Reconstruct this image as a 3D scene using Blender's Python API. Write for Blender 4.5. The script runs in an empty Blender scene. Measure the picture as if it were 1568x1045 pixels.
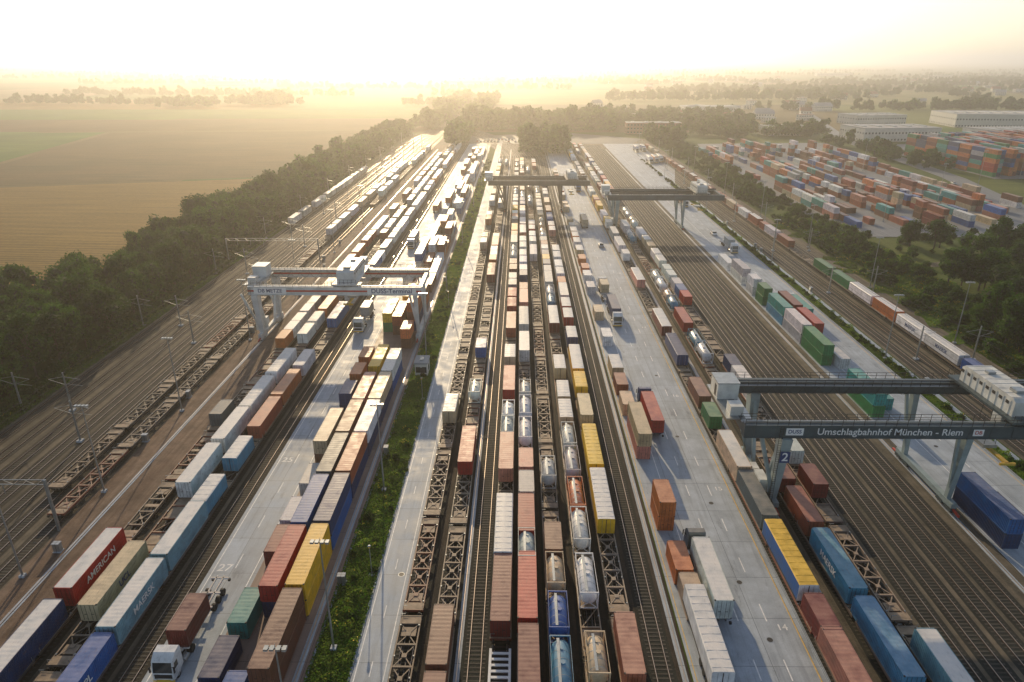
import bpy, math, random
from mathutils import Vector
R=random.Random(11)
scene=bpy.context.scene
COL=scene.collection
# ------------------------------------------------------------------ helpers
class MB:
    def __init__(s): s.v=[];s.f=[];s.m=[]
    def quad(s,a,b,c,d,m=0):
        i=len(s.v); s.v+=[a,b,c,d]; s.f.append((i,i+1,i+2,i+3)); s.m.append(m)
    def hexa(s,p,m=0):
        i=len(s.v); s.v+=p
        for f in ((0,3,2,1),(4,5,6,7),(0,1,5,4),(1,2,6,5),(2,3,7,6),(3,0,4,7)):
            s.f.append(tuple(i+k for k in f)); s.m.append(m)
    def box(s,x0,x1,y0,y1,z0,z1,m=0):
        s.hexa([(x0,y0,z0),(x1,y0,z0),(x1,y1,z0),(x0,y1,z0),(x0,y0,z1),(x1,y0,z1),(x1,y1,z1),(x0,y1,z1)],m)
    def beam(s,p,q,w,h=None,m=0,w2=None,h2=None):
        h=h or w; w2=w2 or w; h2=h2 or h
        p=Vector(p);q=Vector(q);d=(q-p).normalized()
        up=Vector((0,0,1)) if abs(d.z)<.95 else Vector((0,1,0))
        a=d.cross(up).normalized(); b=a.cross(d).normalized()
        r=[]
        for c,ww,hh in ((p,w,h),(q,w2,h2)):
            for sa,sb in ((-1,-1),(1,-1),(1,1),(-1,1)):
                r.append(tuple(c+a*sa*ww/2+b*sb*hh/2))
        s.hexa(r,m)
    def cyl(s,p,q,r,n=12,m=0,r2=None,caps=True):
        r2=r if r2 is None else r2
        p=Vector(p);q=Vector(q);d=(q-p).normalized()
        up=Vector((0,0,1)) if abs(d.z)<.95 else Vector((0,1,0))
        a=d.cross(up).normalized(); b=a.cross(d).normalized()
        i=len(s.v)
        for c,rr in ((p,r),(q,r2)):
            for k in range(n):
                t=2*math.pi*k/n
                s.v.append(tuple(c+a*math.cos(t)*rr+b*math.sin(t)*rr))
        for k in range(n):
            k2=(k+1)%n
            s.f.append((i+k,i+k2,i+n+k2,i+n+k)); s.m.append(m)
        if caps:
            s.f.append(tuple(i+k for k in range(n))[::-1]); s.m.append(m)
            s.f.append(tuple(i+n+k for k in range(n))); s.m.append(m)
    def prism(s,prof,x0,x1,m=0,msides=None):
        n=len(prof); i=len(s.v)
        for x in (x0,x1):
            for (y,z) in prof: s.v.append((x,y,z))
        for k in range(n):
            k2=(k+1)%n
            s.f.append((i+k,i+n+k,i+n+k2,i+k2)); s.m.append(m if msides is None else msides[k])
        s.f.append(tuple(i+k for k in range(n))); s.m.append(m)
        s.f.append(tuple(i+n+k for k in range(n))[::-1]); s.m.append(m)
    def mesh(s,name,mats):
        me=bpy.data.meshes.new(name); me.from_pydata(s.v,[],s.f)
        for mt in mats: me.materials.append(mt)
        me.polygons.foreach_set("material_index",s.m); me.update()
        return me
def put(name,me,loc=(0,0,0),rz=0,color=None,parent=None,scale=None):
    o=bpy.data.objects.new(name,me); COL.objects.link(o)
    o.location=loc; o.rotation_euler=(0,0,rz)
    if color: o.color=(color[0],color[1],color[2],1)
    if scale: o.scale=scale
    if parent: o.parent=parent
    return o
def empty(name,loc=(0,0,0)):
    o=bpy.data.objects.new(name,None); COL.objects.link(o); o.location=loc; return o

# ------------------------------------------------------------------ materials
def newmat(name):
    m=bpy.data.materials.new(name); m.use_nodes=True
    nt=m.node_tree; b=nt.nodes["Principled BSDF"]
    return m,nt,b
def mixc(nt,fac,a,b,mode='MIX'):
    n=nt.nodes.new('ShaderNodeMix'); n.data_type='RGBA'; n.blend_type=mode
    for idx,val in ((0,fac),(6,a),(7,b)):
        if isinstance(val,(int,float)): n.inputs[idx].default_value=val
        elif isinstance(val,tuple): n.inputs[idx].default_value=(val+(1,))[:4]
        else: nt.links.new(val,n.inputs[idx])
    return n.outputs[2]
def ramp(nt,src,stops,interp='LINEAR'):
    n=nt.nodes.new('ShaderNodeValToRGB'); n.color_ramp.interpolation=interp
    e=n.color_ramp.elements
    while len(e)<len(stops): e.new(.5)
    for i,(p,c) in enumerate(stops):
        e[i].position=p; e[i].color=(c,c,c,1) if isinstance(c,(int,float)) else (c+(1,))[:4]
    nt.links.new(src,n.inputs[0]); return n.outputs[0]
def coords(nt,scale=(1,1,1),kind='Object',rand=False):
    tc=nt.nodes.new('ShaderNodeTexCoord'); mp=nt.nodes.new('ShaderNodeMapping')
    mp.inputs['Scale'].default_value=scale
    nt.links.new(tc.outputs[kind],mp.inputs[0])
    if rand:
        oi=nt.nodes.new('ShaderNodeObjectInfo')
        mu=nt.nodes.new('ShaderNodeMath'); mu.operation='MULTIPLY'; mu.inputs[1].default_value=97
        nt.links.new(oi.outputs['Random'],mu.inputs[0])
        nt.links.new(mu.outputs[0],mp.inputs['Location'])
    return mp.outputs[0]
def noise(nt,vec,scale,detail=4,rough=.6):
    n=nt.nodes.new('ShaderNodeTexNoise'); n.inputs['Scale'].default_value=scale
    n.inputs['Detail'].default_value=detail; n.inputs['Roughness'].default_value=rough
    nt.links.new(vec,n.inputs['Vector']); return n.outputs[0]
def simple(name,col,rough=.6,metal=0,var=.25,scale=1.0):
    m,nt,b=newmat(name)
    v=coords(nt,kind='Object'); n=noise(nt,v,scale)
    f=ramp(nt,n,[(.3,1-var),(.7,1+var*.3)])
    c=mixc(nt,1.0,col,f,'MULTIPLY')
    nt.links.new(c,b.inputs['Base Color'])
    b.inputs['Roughness'].default_value=rough; b.inputs['Metallic'].default_value=metal
    return m
def paint(name,dust=(.50,.38,.29),dustf=.22,rough=.45,override=None,rustamt=.6):
    m,nt,b=newmat(name)
    oi=nt.nodes.new('ShaderNodeObjectInfo')
    base=oi.outputs['Color'] if override is None else override
    v=coords(nt,(1,1,1),rand=True)
    v2=coords(nt,(3,.5,1.0),rand=True)
    n1=noise(nt,v,.7,5); n2=noise(nt,v2,2.2,5,.7)
    f1=ramp(nt,n1,[(.3,.66),(.7,1.12)])
    c=mixc(nt,1.0,base,f1,'MULTIPLY')
    rust=ramp(nt,n2,[(.56,0.),(.70,rustamt)])
    c=mixc(nt,rust,c,(.12,.055,.03))
    g=nt.nodes.new('ShaderNodeNewGeometry'); sx=nt.nodes.new('ShaderNodeSeparateXYZ')
    nt.links.new(g.outputs['Normal'],sx.inputs[0])
    up=ramp(nt,sx.outputs[2],[(.5,0.),(.9,1.)])
    dn=ramp(nt,n1,[(.3,dustf*.3),(.7,dustf*1.5)])
    mu=nt.nodes.new('ShaderNodeMath'); mu.operation='MULTIPLY'
    nt.links.new(up,mu.inputs[0]); nt.links.new(dn,mu.inputs[1])
    c=mixc(nt,mu.outputs[0],c,dust)
    nt.links.new(c,b.inputs['Base Color'])
    rr=ramp(nt,n1,[(.3,rough-.08),(.7,rough+.2)]); nt.links.new(rr,b.inputs['Roughness'])
    return m
M_paint=paint('container_paint')
M_whiteroof=paint('white_roof_paint',dustf=.3,override=(.80,.80,.78),rustamt=.35)
M_yelroof=paint('yellow_roof_paint',dustf=.1,override=(.82,.50,.03),rustamt=.2)
M_canvas=paint('curtain_canvas',dustf=.15,rough=.5,rustamt=.25)
M_steel=simple('dark_steel',(.045,.042,.04),.55,.3)
M_gal=simple('galvanised_steel',(.38,.4,.4),.4,.7)
M_tank=paint('tank_shell',dustf=.15,rough=.28,rustamt=.3)
M_deck=simple('wagon_deck',(.34,.25,.17),.7,0,.5,.8)
M_wagon=paint('wagon_paint',dust=(.38,.29,.2),dustf=.6,rough=.6)
M_rubber=simple('tyre_rubber',(.02,.02,.02),.8)
M_glass=simple('dark_glass',(.02,.03,.035),.08)
M_white=simple('white_paint',(.78,.78,.76),.4,0,.1)
M_red=simple('red_paint',(.5,.05,.03),.45)
M_lens=simple('headlight_lens',(.8,.8,.75),.15)
M_rail,nt,b=newmat('rail_steel'); b.inputs['Metallic'].default_value=.85; b.inputs['Base Color'].default_value=(.6,.48,.37,1); b.inputs['Roughness'].default_value=.3
M_rust=simple('rusty_rail_side',(.10,.055,.035),.8)
M_sleeper=simple('concrete_sleeper',(.065,.06,.05),.85,0,.5,.4)
def ballast(name,c1,c2,c3):
    m,nt,b=newmat(name)
    v=coords(nt); vs=coords(nt,(1,.04,1))
    n1=noise(nt,v,3.0,6,.8); n2=noise(nt,vs,.9,5,.6); n3=noise(nt,v,.03,3); n4=noise(nt,v,.35,5,.7)
    c=mixc(nt,ramp(nt,n1,[(.35,0.),(.65,1.)]),c1,c2)
    c=mixc(nt,ramp(nt,n2,[(.4,0.),(.62,.85)]),c,c3)
    c=mixc(nt,1.0,c,ramp(nt,n3,[(.3,.7),(.7,1.2)]),'MULTIPLY')
    c=mixc(nt,1.0,c,ramp(nt,n4,[(.3,.6),(.7,1.25)]),'MULTIPLY')
    nt.links.new(c,b.inputs['Base Color']); b.inputs['Roughness'].default_value=.9; b.inputs['Specular IOR Level'].default_value=.25
    bp=nt.nodes.new('ShaderNodeBump'); bp.inputs['Strength'].default_value=.8; bp.inputs['Distance'].default_value=.1
    nt.links.new(n1,bp.inputs['Height']); nt.links.new(bp.outputs[0],b.inputs['Normal'])
    return m
M_ballast=ballast('ballast_brown',(.065,.058,.045),(.13,.115,.085),(.19,.155,.11))
M_ballast_d=ballast('ballast_dark',(.020,.018,.016),(.050,.044,.037),(.075,.056,.04))
M_bed=ballast('track_bed',(.013,.018,.016),(.032,.037,.032),(.028,.028,.024))
M_bedl=ballast('track_bed_brown',(.022,.02,.016),(.052,.045,.035),(.045,.038,.028))
M_dirt=ballast('reddish_dirt',(.12,.075,.05),(.19,.125,.085),(.24,.17,.12))
def concrete(name,base,joint=7.5,rough=.58):
    m,nt,b=newmat(name)
    v=coords(nt); vs=coords(nt,(1,.05,1)); vt=coords(nt,(1,.25,1))
    n1=noise(nt,v,.25,6,.65); n2=noise(nt,vs,1.2,5,.6); n3=noise(nt,v,6,4,.7); n4=noise(nt,vt,.5,6,.75)
    c=mixc(nt,1.0,base,ramp(nt,n1,[(.3,.70),(.7,1.12)]),'MULTIPLY')
    c=mixc(nt,1.0,c,ramp(nt,n3,[(.3,.88),(.7,1.08)]),'MULTIPLY')
    c=mixc(nt,ramp(nt,n2,[(.48,0.),(.68,.5)]),c,tuple(x*.45 for x in base))
    c=mixc(nt,ramp(nt,n4,[(.58,0.),(.68,.6)]),c,tuple(x*.32 for x in base))
    br=nt.nodes.new('ShaderNodeTexBrick'); br.offset=0; br.inputs['Scale'].default_value=1
    br.inputs['Brick Width'].default_value=5; br.inputs['Row Height'].default_value=joint
    br.inputs['Mortar Size'].default_value=.035; br.inputs['Color1'].default_value=(1,1,1,1); br.inputs['Color2'].default_value=(.9,.9,.9,1)
    br.inputs['Mortar'].default_value=(.4,.4,.4,1)
    nt.links.new(v,br.inputs['Vector'])
    c=mixc(nt,1.0,c,br.outputs[0],'MULTIPLY')
    nt.links.new(c,b.inputs['Base Color']); b.inputs['Specular IOR Level'].default_value=.35
    nt.links.new(ramp(nt,n1,[(.3,rough-.08),(.7,rough+.2)]),b.inputs['Roughness'])
    bp=nt.nodes.new('ShaderNodeBump'); bp.inputs['Strength'].default_value=.25; bp.inputs['Distance'].default_value=.02
    nt.links.new(n3,bp.inputs['Height']); nt.links.new(bp.outputs[0],b.inputs['Normal'])
    return m
M_conc=concrete('concrete_pavement',(.43,.48,.53))
M_conc2=concrete('reddish_pavement',(.30,.21,.17),6)
M_yard=concrete('yard_asphalt',(.22,.23,.24),20,.6)
M_asph=concrete('asphalt',(.09,.09,.095),40,.6)
M_line=simple('road_marking_paint',(.8,.8,.78),.6,0,.3,1.5)
M_lineY=simple('yellow_marking_paint',(.7,.48,.14),.6,0,.3,1.5)
def foliage(name,a,b_,c_,tl=.35):
    m,nt,b=newmat(name)
    oi=nt.nodes.new('ShaderNodeObjectInfo'); v=coords(nt,kind='Object',rand=True)
    n1=noise(nt,v,.55,3); n2=noise(nt,v,4,2)
    c=mixc(nt,ramp(nt,n1,[(.35,0.),(.65,1.)]),a,b_)
    c=mixc(nt,ramp(nt,n2,[(.5,0.),(.75,.7)]),c,c_)
    c=mixc(nt,1.0,c,ramp(nt,oi.outputs['Random'],[(0,.6),(1,1.3)]),'MULTIPLY')
    nt.links.new(c,b.inputs['Base Color']); b.inputs['Roughness'].default_value=.75
    b.inputs['Specular IOR Level'].default_value=.15
    tr=nt.nodes.new('ShaderNodeBsdfTranslucent'); nt.links.new(c,tr.inputs[0])
    mx=nt.nodes.new('ShaderNodeMixShader'); mx.inputs[0].default_value=tl
    nt.links.new(b.outputs[0],mx.inputs[1]); nt.links.new(tr.outputs[0],mx.inputs[2])
    nt.links.new(mx.outputs[0],nt.nodes['Material Output'].inputs[0])
    return m
M_leaf=foliage('leaf_foliage',(.020,.062,.006),(.048,.115,.010),(.11,.16,.015),.4)
M_grassb=foliage('grass_blades',(.07,.18,.016),(.15,.25,.03),(.28,.25,.05),.45)
M_flower=simple('yellow_flowers',(.75,.52,.03),.7)
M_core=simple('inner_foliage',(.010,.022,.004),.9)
M_bark=simple('bark',(.09,.065,.045),.9)
def field(name,a,b_,stripe=.5,rot=0.0,sc=.5):
    m,nt,b=newmat(name)
    v=coords(nt); n1=noise(nt,v,.012,5,.6); n3=noise(nt,v,.6,5,.7); n5=noise(nt,coords(nt,(.02,.25,1)),1.0,4,.6)
    w=nt.nodes.new('ShaderNodeTexWave'); w.inputs['Scale'].default_value=sc; w.inputs['Distortion'].default_value=1.2
    w.inputs['Detail'].default_value=2
    mp=nt.nodes.new('ShaderNodeMapping'); mp.inputs['Rotation'].default_value=(0,0,rot); nt.links.new(v,mp.inputs[0])
    w.inputs['Detail Scale'].default_value=.3
    nt.links.new(mp.outputs[0],w.inputs['Vector'])
    c=mixc(nt,ramp(nt,n1,[(.35,0.),(.65,1.)]),a,b_)
    c=mixc(nt,stripe,c,ramp(nt,w.outputs[1],[(0,.55),(1,1.15)]),'MULTIPLY')
    c=mixc(nt,1.0,c,ramp(nt,n3,[(.3,.75),(.7,1.15)]),'MULTIPLY')
    c=mixc(nt,1.0,c,ramp(nt,n5,[(.3,.75),(.7,1.15)]),'MULTIPLY')
    nt.links.new(c,b.inputs['Base Color']); b.inputs['Roughness'].default_value=.95
    b.inputs['Specular IOR Level'].default_value=.1
    return m
M_tan=field('stubble_field',(.22,.14,.035),(.29,.18,.045),.85,1.5,.12)
M_brown=field('ploughed_field',(.10,.078,.03),(.15,.10,.04),.8,1.45,.1)
M_gfield=field('green_field',(.035,.11,.010),(.08,.16,.018),.3,1.5,.1)
M_pale=field('pale_field',(.28,.25,.10),(.20,.2,.07),.3,1.5,.1)
M_grass=field('grass_ground',(.045,.09,.012),(.11,.14,.028),.1,0,.2)
M_ground,nt,b=newmat('countryside_ground')
v=coords(nt,(1/420,1/900,1)); vo=nt.nodes.new('ShaderNodeTexVoronoi'); vo.inputs['Scale'].default_value=1
nt.links.new(v,vo.inputs['Vector'])
sp=nt.nodes.new('ShaderNodeSeparateColor'); nt.links.new(vo.outputs['Color'],sp.inputs[0])
c=ramp(nt,sp.outputs[0],[(0,(.04,.10,.014)),(.2,(.13,.10,.04)),(.4,(.07,.14,.022)),(.6,(.27,.22,.08)),(.75,(.03,.065,.010)),(.9,(.16,.18,.05))],'CONSTANT')
n1=noise(nt,coords(nt),.01,5); c=mixc(nt,1.0,c,ramp(nt,n1,[(.3,.7),(.7,1.2)]),'MULTIPLY')
nt.links.new(c,b.inputs['Base Color']); b.inputs['Roughness'].default_value=.95; b.inputs['Specular IOR Level'].default_value=.1

# ------------------------------------------------------------------ ground sheets
def sheet(name,poly,z,mat):
    me=bpy.data.meshes.new(name); me.from_pydata([(x,y,0) for x,y in poly],[],[tuple(range(len(poly)))])
    me.materials.append(mat); me.update()
    if me.polygons[0].normal.z<0: me.flip_normals()
    return put(name,me,(0,0,z))
def rect(name,x0,x1,y0,y1,z,mat): return sheet(name,[(x0,y0),(x1,y0),(x1,y1),(x0,y1)],z,mat)
rect('ground',-30000,30000,-3000,40000,-.25,M_ground)
sheet('grass_field',[(-200,-60),(420,-60),(420,700),(-200,700)],-.20,M_grass)
sheet('stubble_field',[(-900,40),(-118,40),(-118,425),(-290,382),(-900,350)],-.15,M_tan)
sheet('ploughed_field',[(-900,356),(-290,388),(-118,431),(-118,720),(-400,690),(-355,476),(-420,400),(-900,400)],-.14,M_brown)
sheet('green_field',[(-900,410),(-430,410),(-362,480),(-408,695),(-900,640)],-.13,M_gfield)
sheet('pale_field',[(-1200,650),(-405,703),(-118,728),(-118,860),(-1200,820)],-.13,M_brown)
sheet('green_field',[(-1400,830),(-118,870),(-118,1020),(-1400,1000)],-.12,M_gfield)
sheet('ploughed_field',[(-1800,1010),(-150,1030),(-150,1300),(-1800,1250)],-.11,M_tan)
sheet('pale_field',[(-100,1150),(900,1150),(1100,1700),(-150,1700)],-.11,M_pale)
YE=600
sheet('rail_yard_ballast',[(-101,-40),(-43.2,-40),(-43.2,YE),(-58,760),(-63,1000),(-78,1000),(-101,YE)],-.04,M_ballast)
rect('dirt_strip',-69.6,-60.2,-40,590,-.034,M_dirt)
rect('rail_yard_ballast',-22.5,20,-40,520,-.05,M_ballast_d)
rect('rail_yard_ballast',35.6,69.8,-40,600,-.05,M_ballast)
rect('rail_yard_ballast',90,112,-40,640,-.05,M_ballast)
rect('concrete_road',-43.2,-36.3,-40,600,0,M_conc)
rect('storage_pavement',-36.3,-24.6,-40,600,.0,M_conc2)
rect('concrete_road',-19.3,-15.1,-40,640,.0,M_conc)
rect('concrete_road',20.2,35.6,-40,560,.0,M_conc)
sheet('concrete_road',[(69.8,-40),(85.2,-40),(85.2,380),(104,470),(104,600),(69.8,600)],.0,M_conc)
sheet('asphalt_yard',[(-45,600.1),(95,600.1),(110,640),(40,700),(-45,660)],-.02,M_asph)
sheet('storage_yard_pavement',[(144,560),(130,272),(196,272),(232,311),(262,610),(150,600)],.0,M_yard)
sheet('asphalt_road',[(214,250),(226,250),(268,420),(296,640),(400,1000),(390,1000),(284,640),(256,425)],-.03,M_yard)
sheet('gravel_path',[(134,226),(190,244),(190,248),(134,231)],-.06,M_ballast)
def kerb(x,y0,y1):
    m=MB(); m.box(-.12,.12,y0,y1,-.1,.12); put('kerb',m.mesh('kerb',[M_conc]),(x,0,0))
for x in (-19.45,-14.95,35.75,85.4,-24.4): kerb(x,-40,560)
m=MB(); m.box(-.5,.5,-40,560,-.1,.35); m.box(-.35,.35,-40,560,.354,.36,1)
put('cable_trough',m.mesh('cable_trough',[M_conc,M_gal]),(88.6,0,0))
m=MB()
def line(x,y0,y1,w=.15,mt=0): m.quad((x-w/2,y0,0),(x+w/2,y0,0),(x+w/2,y1,0),(x-w/2,y1,0),mt)
for x in (-18.9,-15.5): line(x,-40,560,.13)
line(-42.6,-40,590,.15); line(-36.9,-40,590,.15)
y=40
while y<560:
    line(-39.7,y,y+3,.14); line(28.0,y,y+3,.16); line(31.6,y,y+3,.16); line(-17.2,y,y+2.2,.12); line(79,y,y+3,.16); y+=9
line(24.1,-40,550,.14,0); line(34.9,-40,550,.18,1); line(74.5,-40,560,.14,0); line(84.6,-40,370,.15,1); line(20.6,-40,550,.12,1)
put('road_markings',m.mesh('road_markings',[M_line,M_lineY]),(0,0,.006))
def text(s,loc,rot,size,mat,parent,name='lettering',align='CENTER',ex=.01):
    cu=bpy.data.curves.new(name,'FONT'); cu.body=s; cu.size=size; cu.extrude=ex; cu.align_x=align; cu.align_y='CENTER'; cu.offset=.012*size
    cu.materials.append(mat)
    o=bpy.data.objects.new(name,cu); COL.objects.link(o); o.location=loc; o.rotation_euler=rot
    if parent: o.parent=parent
    return o
lane=empty('lane_number_markings')
for i,y in enumerate((76,104,134,170)):
    text(str(27-2*i),(-41.2,y,.012),(0,0,0),2.0,M_line,lane,'number',ex=.001)
for i,y in enumerate((66,96,130,170,220)):
    text(str(14+i),(33.2,y,.012),(0,0,0),1.4,M_line,lane,'number',ex=.001)
mm=MB(); mm.cyl((0,0,-.1),(0,0,.012),.45,20,0); mm.cyl((0,0,.012),(0,0,.016),.36,20,1)
ME_man=mm.mesh('manhole_cover',[M_gal,M_steel])
for x,y in ((31,64),(30.2,74),(31,92),(30,113),(-16.2,75),(31,140),(77,110)): put('manhole_cover',ME_man,(x,y,0))

# ------------------------------------------------------------------ tracks
def track_mesh(y0,y1,bed):
    m=MB()
    for x in (-.75,.75):
        m.box(x-.06,x+.06,y0,y1,.0,.15,1); m.quad((x-.036,y0,.154),(x+.036,y0,.154),(x+.036,y1,.154),(x-.036,y1,.154),0)
    m.quad((-1.65,y0,.008),(1.65,y0,.008),(1.65,y1,.008),(-1.65,y1,.008),3)
    y=y0+.3
    while y<min(y1,330):
        m.quad((-1.25,y-.11,.03),(1.25,y-.11,.03),(1.25,y+.11,.03),(-1.25,y+.11,.03),2); y+=.62
    return m.mesh('railway_track',[M_rail,M_rust,M_sleeper,bed])
TR=track_mesh(30,590,M_bed); TRl=track_mesh(30,590,M_bedl); TRs=track_mesh(30,500,M_bed)
left_tr=[-97.5,-93,-88.5,-84,-80,-76,-71.5,-57.8,-53.3,-48.8,-44.9]
mid_tr=[-13.4,-9.1,-5.1,-2.1,1.2,4.9,9.0,12.9,16.8]
right_tr=[37.2,43.4,48,52.4,56.3,60.3,64.2,92.5,96.7,101.2,105.6]
for x in left_tr: put('railway_track',TRl,(x,0,-.02))
for x in right_tr: put('railway_track',TR,(x,0,-.04))
for i,x in enumerate(mid_tr): put('railway_track',TRs,(x,0,-.04+.001*(i%2)))
def curve_track(pts):
    m=MB()
    P=[]
    n=24
    a,b_,c_,d=[Vector(p) for p in pts]
    for i in range(n+1):
        t=i/n; P.append(a*(1-t)**3+b_*3*t*(1-t)**2+c_*3*t*t*(1-t)+d*t**3)
    for off in (-.75,.75):
        for i in range(n):
            d0=(P[i+1]-P[i]).normalized(); nn=Vector((d0.y,-d0.x))
            p=P[i]+nn*off;q=P[i+1]+nn*off
            m.quad((p.x-.05,p.y,.154),(p.x+.05,p.y,.154),(q.x+.05,q.y,.154),(q.x-.05,q.y,.154),0)
            m.beam((p.x,p.y,.08),(q.x,q.y,.08),.12,.14,1)
    put('railway_track',m.mesh('railway_track',[M_rail,M_rust]),(0,0,-.01))
sheet('rail_yard_ballast',[(-15,520.1),(21,520.1),(14,560),(-12,640),(-50,740),(-66,740),(-44,650),(-20,560)],-.03,M_ballast)
for i,x in enumerate(mid_tr): curve_track([(x,499),(x,580),(-38+i*1.4,620),(-62+i*.8,740)])
for i,x in enumerate(left_tr): curve_track([(x,589),(x,680),(-76+i*1.0,740),(-78+i*1.2,900)])
m=MB(); m.box(-.35,.35,30,560,-.1,.03,0); m.box(-.05,.05,30,560,.03,.14,1)
CR=m.mesh('crane_runway_rail',[M_conc,M_rail])
for x in (-65.4,-25.6,-7.1,19.3,40.3,68.0): put('crane_runway_rail',CR,(x,0,0))

# ------------------------------------------------------------------ containers
def corr(m,L,axis,x,inn,z0,z1,mt,half):
    t=-half; seg=[(.09,0),(.05,1),(.09,1),(.05,0)]; k=0
    pts=[(t,0)]
    while t<half-.01:
        w,_=seg[k%4]; t=min(half,t+w)
        lev=(0,1,1,0)[k%4]; pts.append((t,lev)); k+=1
    for (a,la),(b_,lb) in zip(pts,pts[1:]):
        xa=x-inn*la; xb=x-inn*lb
        if axis==0: m.quad((xa,a,z0),(xb,b_,z0),(xb,b_,z1),(xa,a,z1),mt)
        else: m.quad((a,xa,z0),(b_,xb,z0),(b_,xb,z1),(a,xa,z1),mt)
def container_mesh(name,L,H,roof=0):
    m=MB(); h=L/2; w=1.219
    for sx in (-1,1):
        corr(m,L,0,sx*(w-.015),sx*.045,.16,H-.1,0,h-.12)
        m.box(min(sx*w,sx*(w-.09)),max(sx*w,sx*(w-.09)),-h+.15,h-.15,0,.16,0)
        m.box(min(sx*w,sx*(w-.07)),max(sx*w,sx*(w-.07)),-h+.15,h-.15,H-.1,H-.004,0)
        for sy in (-1,1):
            m.box(min(sx*w,sx*(w-.16)),max(sx*w,sx*(w-.16)),min(sy*h,sy*(h-.15)),max(sy*h,sy*(h-.15)),.12,H-.12,0)
            for z in (0,H-.12): m.box(min(sx*(w+.003),sx*(w-.17)),max(sx*(w+.003),sx*(w-.17)),min(sy*(h+.003),sy*(h-.17)),max(sy*(h+.003),sy*(h-.17)),z,z+.122,2)
    corr(m,2.2,1,h-.03,.045,.16,H-.1,0,w-.16)
    for sy in (-1,1):
        m.box(-w+.17,w-.17,min(sy*h,sy*(h-.12)),max(sy*h,sy*(h-.12)),H-.12,H-.004,0)
        m.box(-w+.17,w-.17,min(sy*h,sy*(h-.12)),max(sy*h,sy*(h-.12)),0,.15,0)
    for sx in (-1,1):
        m.box(min(sx*.015,sx*(w-.165)),max(sx*.015,sx*(w-.165)),-h+.03,-h+.08,.15,H-.12,0)
        for xx in (.3,.78):
            m.cyl((sx*xx,-h+.005,.12),(sx*xx,-h+.005,H-.1),.022,6,2)
        m.box(min(sx*.25,sx*.6),max(sx*.25,sx*.6),-h-.02,-h+.01,1.05,1.11,2)
        for zz in (.75,1.5,2.1): m.box(sx*.54-.42,sx*.54+.42,-h+.015,-h+.03,zz,zz+.05,0)
    y=-h+.13; k=0
    while y<h-.15:
        y2=min(h-.13,y+.16)
        def lev(yy,kk):
            if abs(abs(yy)-h)<.6 or abs(yy)<.25: return H-.024
            return H-.028 if kk%4 in (0,3) else H-.022
        m.quad((-w+.07,y,lev(y,k)),(w-.07,y,lev(y,k)),(w-.07,y2,lev(y2,k+1)),(-w+.07,y2,lev(y2,k+1)),1 if roof else 0); y=y2; k+=1
    m.quad((-w+.1,-h+.1,.1),(-w+.1,h-.1,.1),(w-.1,h-.1,.1),(w-.1,-h+.1,.1),2)
    return m.mesh(name,[M_paint,M_whiteroof,M_steel])
C40=container_mesh('container_40ft',12.19,2.6); C20=container_mesh('container_20ft',6.06,2.6)
C40W=container_mesh('container_40ft_white_roof',12.19,2.9,1); C30=container_mesh('container_30ft',9.12,2.6)
def swap_mesh(name,L,H=2.75,roof=True,roofmat=None):
    m=MB(); h=L/2; w=1.26
    prof=[(-w,.18),(w,.18),(w,H-.1),(w-.1,H),(0,H+.03),(-w+.1,H),(-w,H-.1)]
    i=len(m.v); n=len(prof)
    for y in (-h,h):
        for (x,z) in prof: m.v.append((x,y,z))
    for k in range(n):
        k2=(k+1)%n; m.f.append((i+k,i+k2,i+n+k2,i+n+k)); m.m.append(1 if (roof and k in (2,3,4,5)) else 0)
    em=4 if roofmat else 0
    m.f.append(tuple(i+k for k in range(n))[::-1]); m.m.append(em); m.f.append(tuple(i+n+k for k in range(n))); m.m.append(em)
    for sx in (-1,1):
        m.box(min(sx*w,sx*(w+.03)),max(sx*w,sx*(w+.03)),-h,h,.05,.3,2)
        y=-h+.02
        while y<h:
            m.box(min(sx*w,sx*(w+.012)),max(sx*w,sx*(w+.012)),y-.02,y+.02,.3,H-.15,0); y+=.65
        for yy in (-h*.6,h*.6): m.box(sx*.9-.05,sx*.9+.05,yy-.9,yy+.9,-.0,.1,2)
    y=-h+.6
    while y<h-.3:
        m.box(-w+.12,w-.12,y-.02,y+.02,H,H+.036,1 if roof else 0); y+=1.2
    for sy in (-1,1):
        for xx in (-w+.04,w-.04,0): m.box(xx-.05,xx+.05,min(sy*h,sy*(h+.03)),max(sy*h,sy*(h+.03)),.2,H-.12,2 if xx==0 else em)
        m.box(-w+.1,w-.1,min(sy*h,sy*(h+.025)),max(sy*h,sy*(h+.025)),H-.14,H-.02,em)
        for xx in (-.6,.6): m.cyl((xx,sy*(h+.03),.2),(xx,sy*(h+.03),H-.15),.02,6,3)
    return m.mesh(name,[M_canvas,roofmat or M_whiteroof,M_steel,M_gal,M_whiteroof])
S7=swap_mesh('swap_body_7m',7.45); S13=swap_mesh('swap_body_13m',13.6); S13Y=swap_mesh('swap_body_13m_plain',13.6,2.75,False); S7Y=swap_mesh('swap_body_7m_plain',7.45,2.75,False)
S13B=swap_mesh('swap_body_13m_yellow_roof',13.6,2.75,True,M_yelroof)
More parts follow.
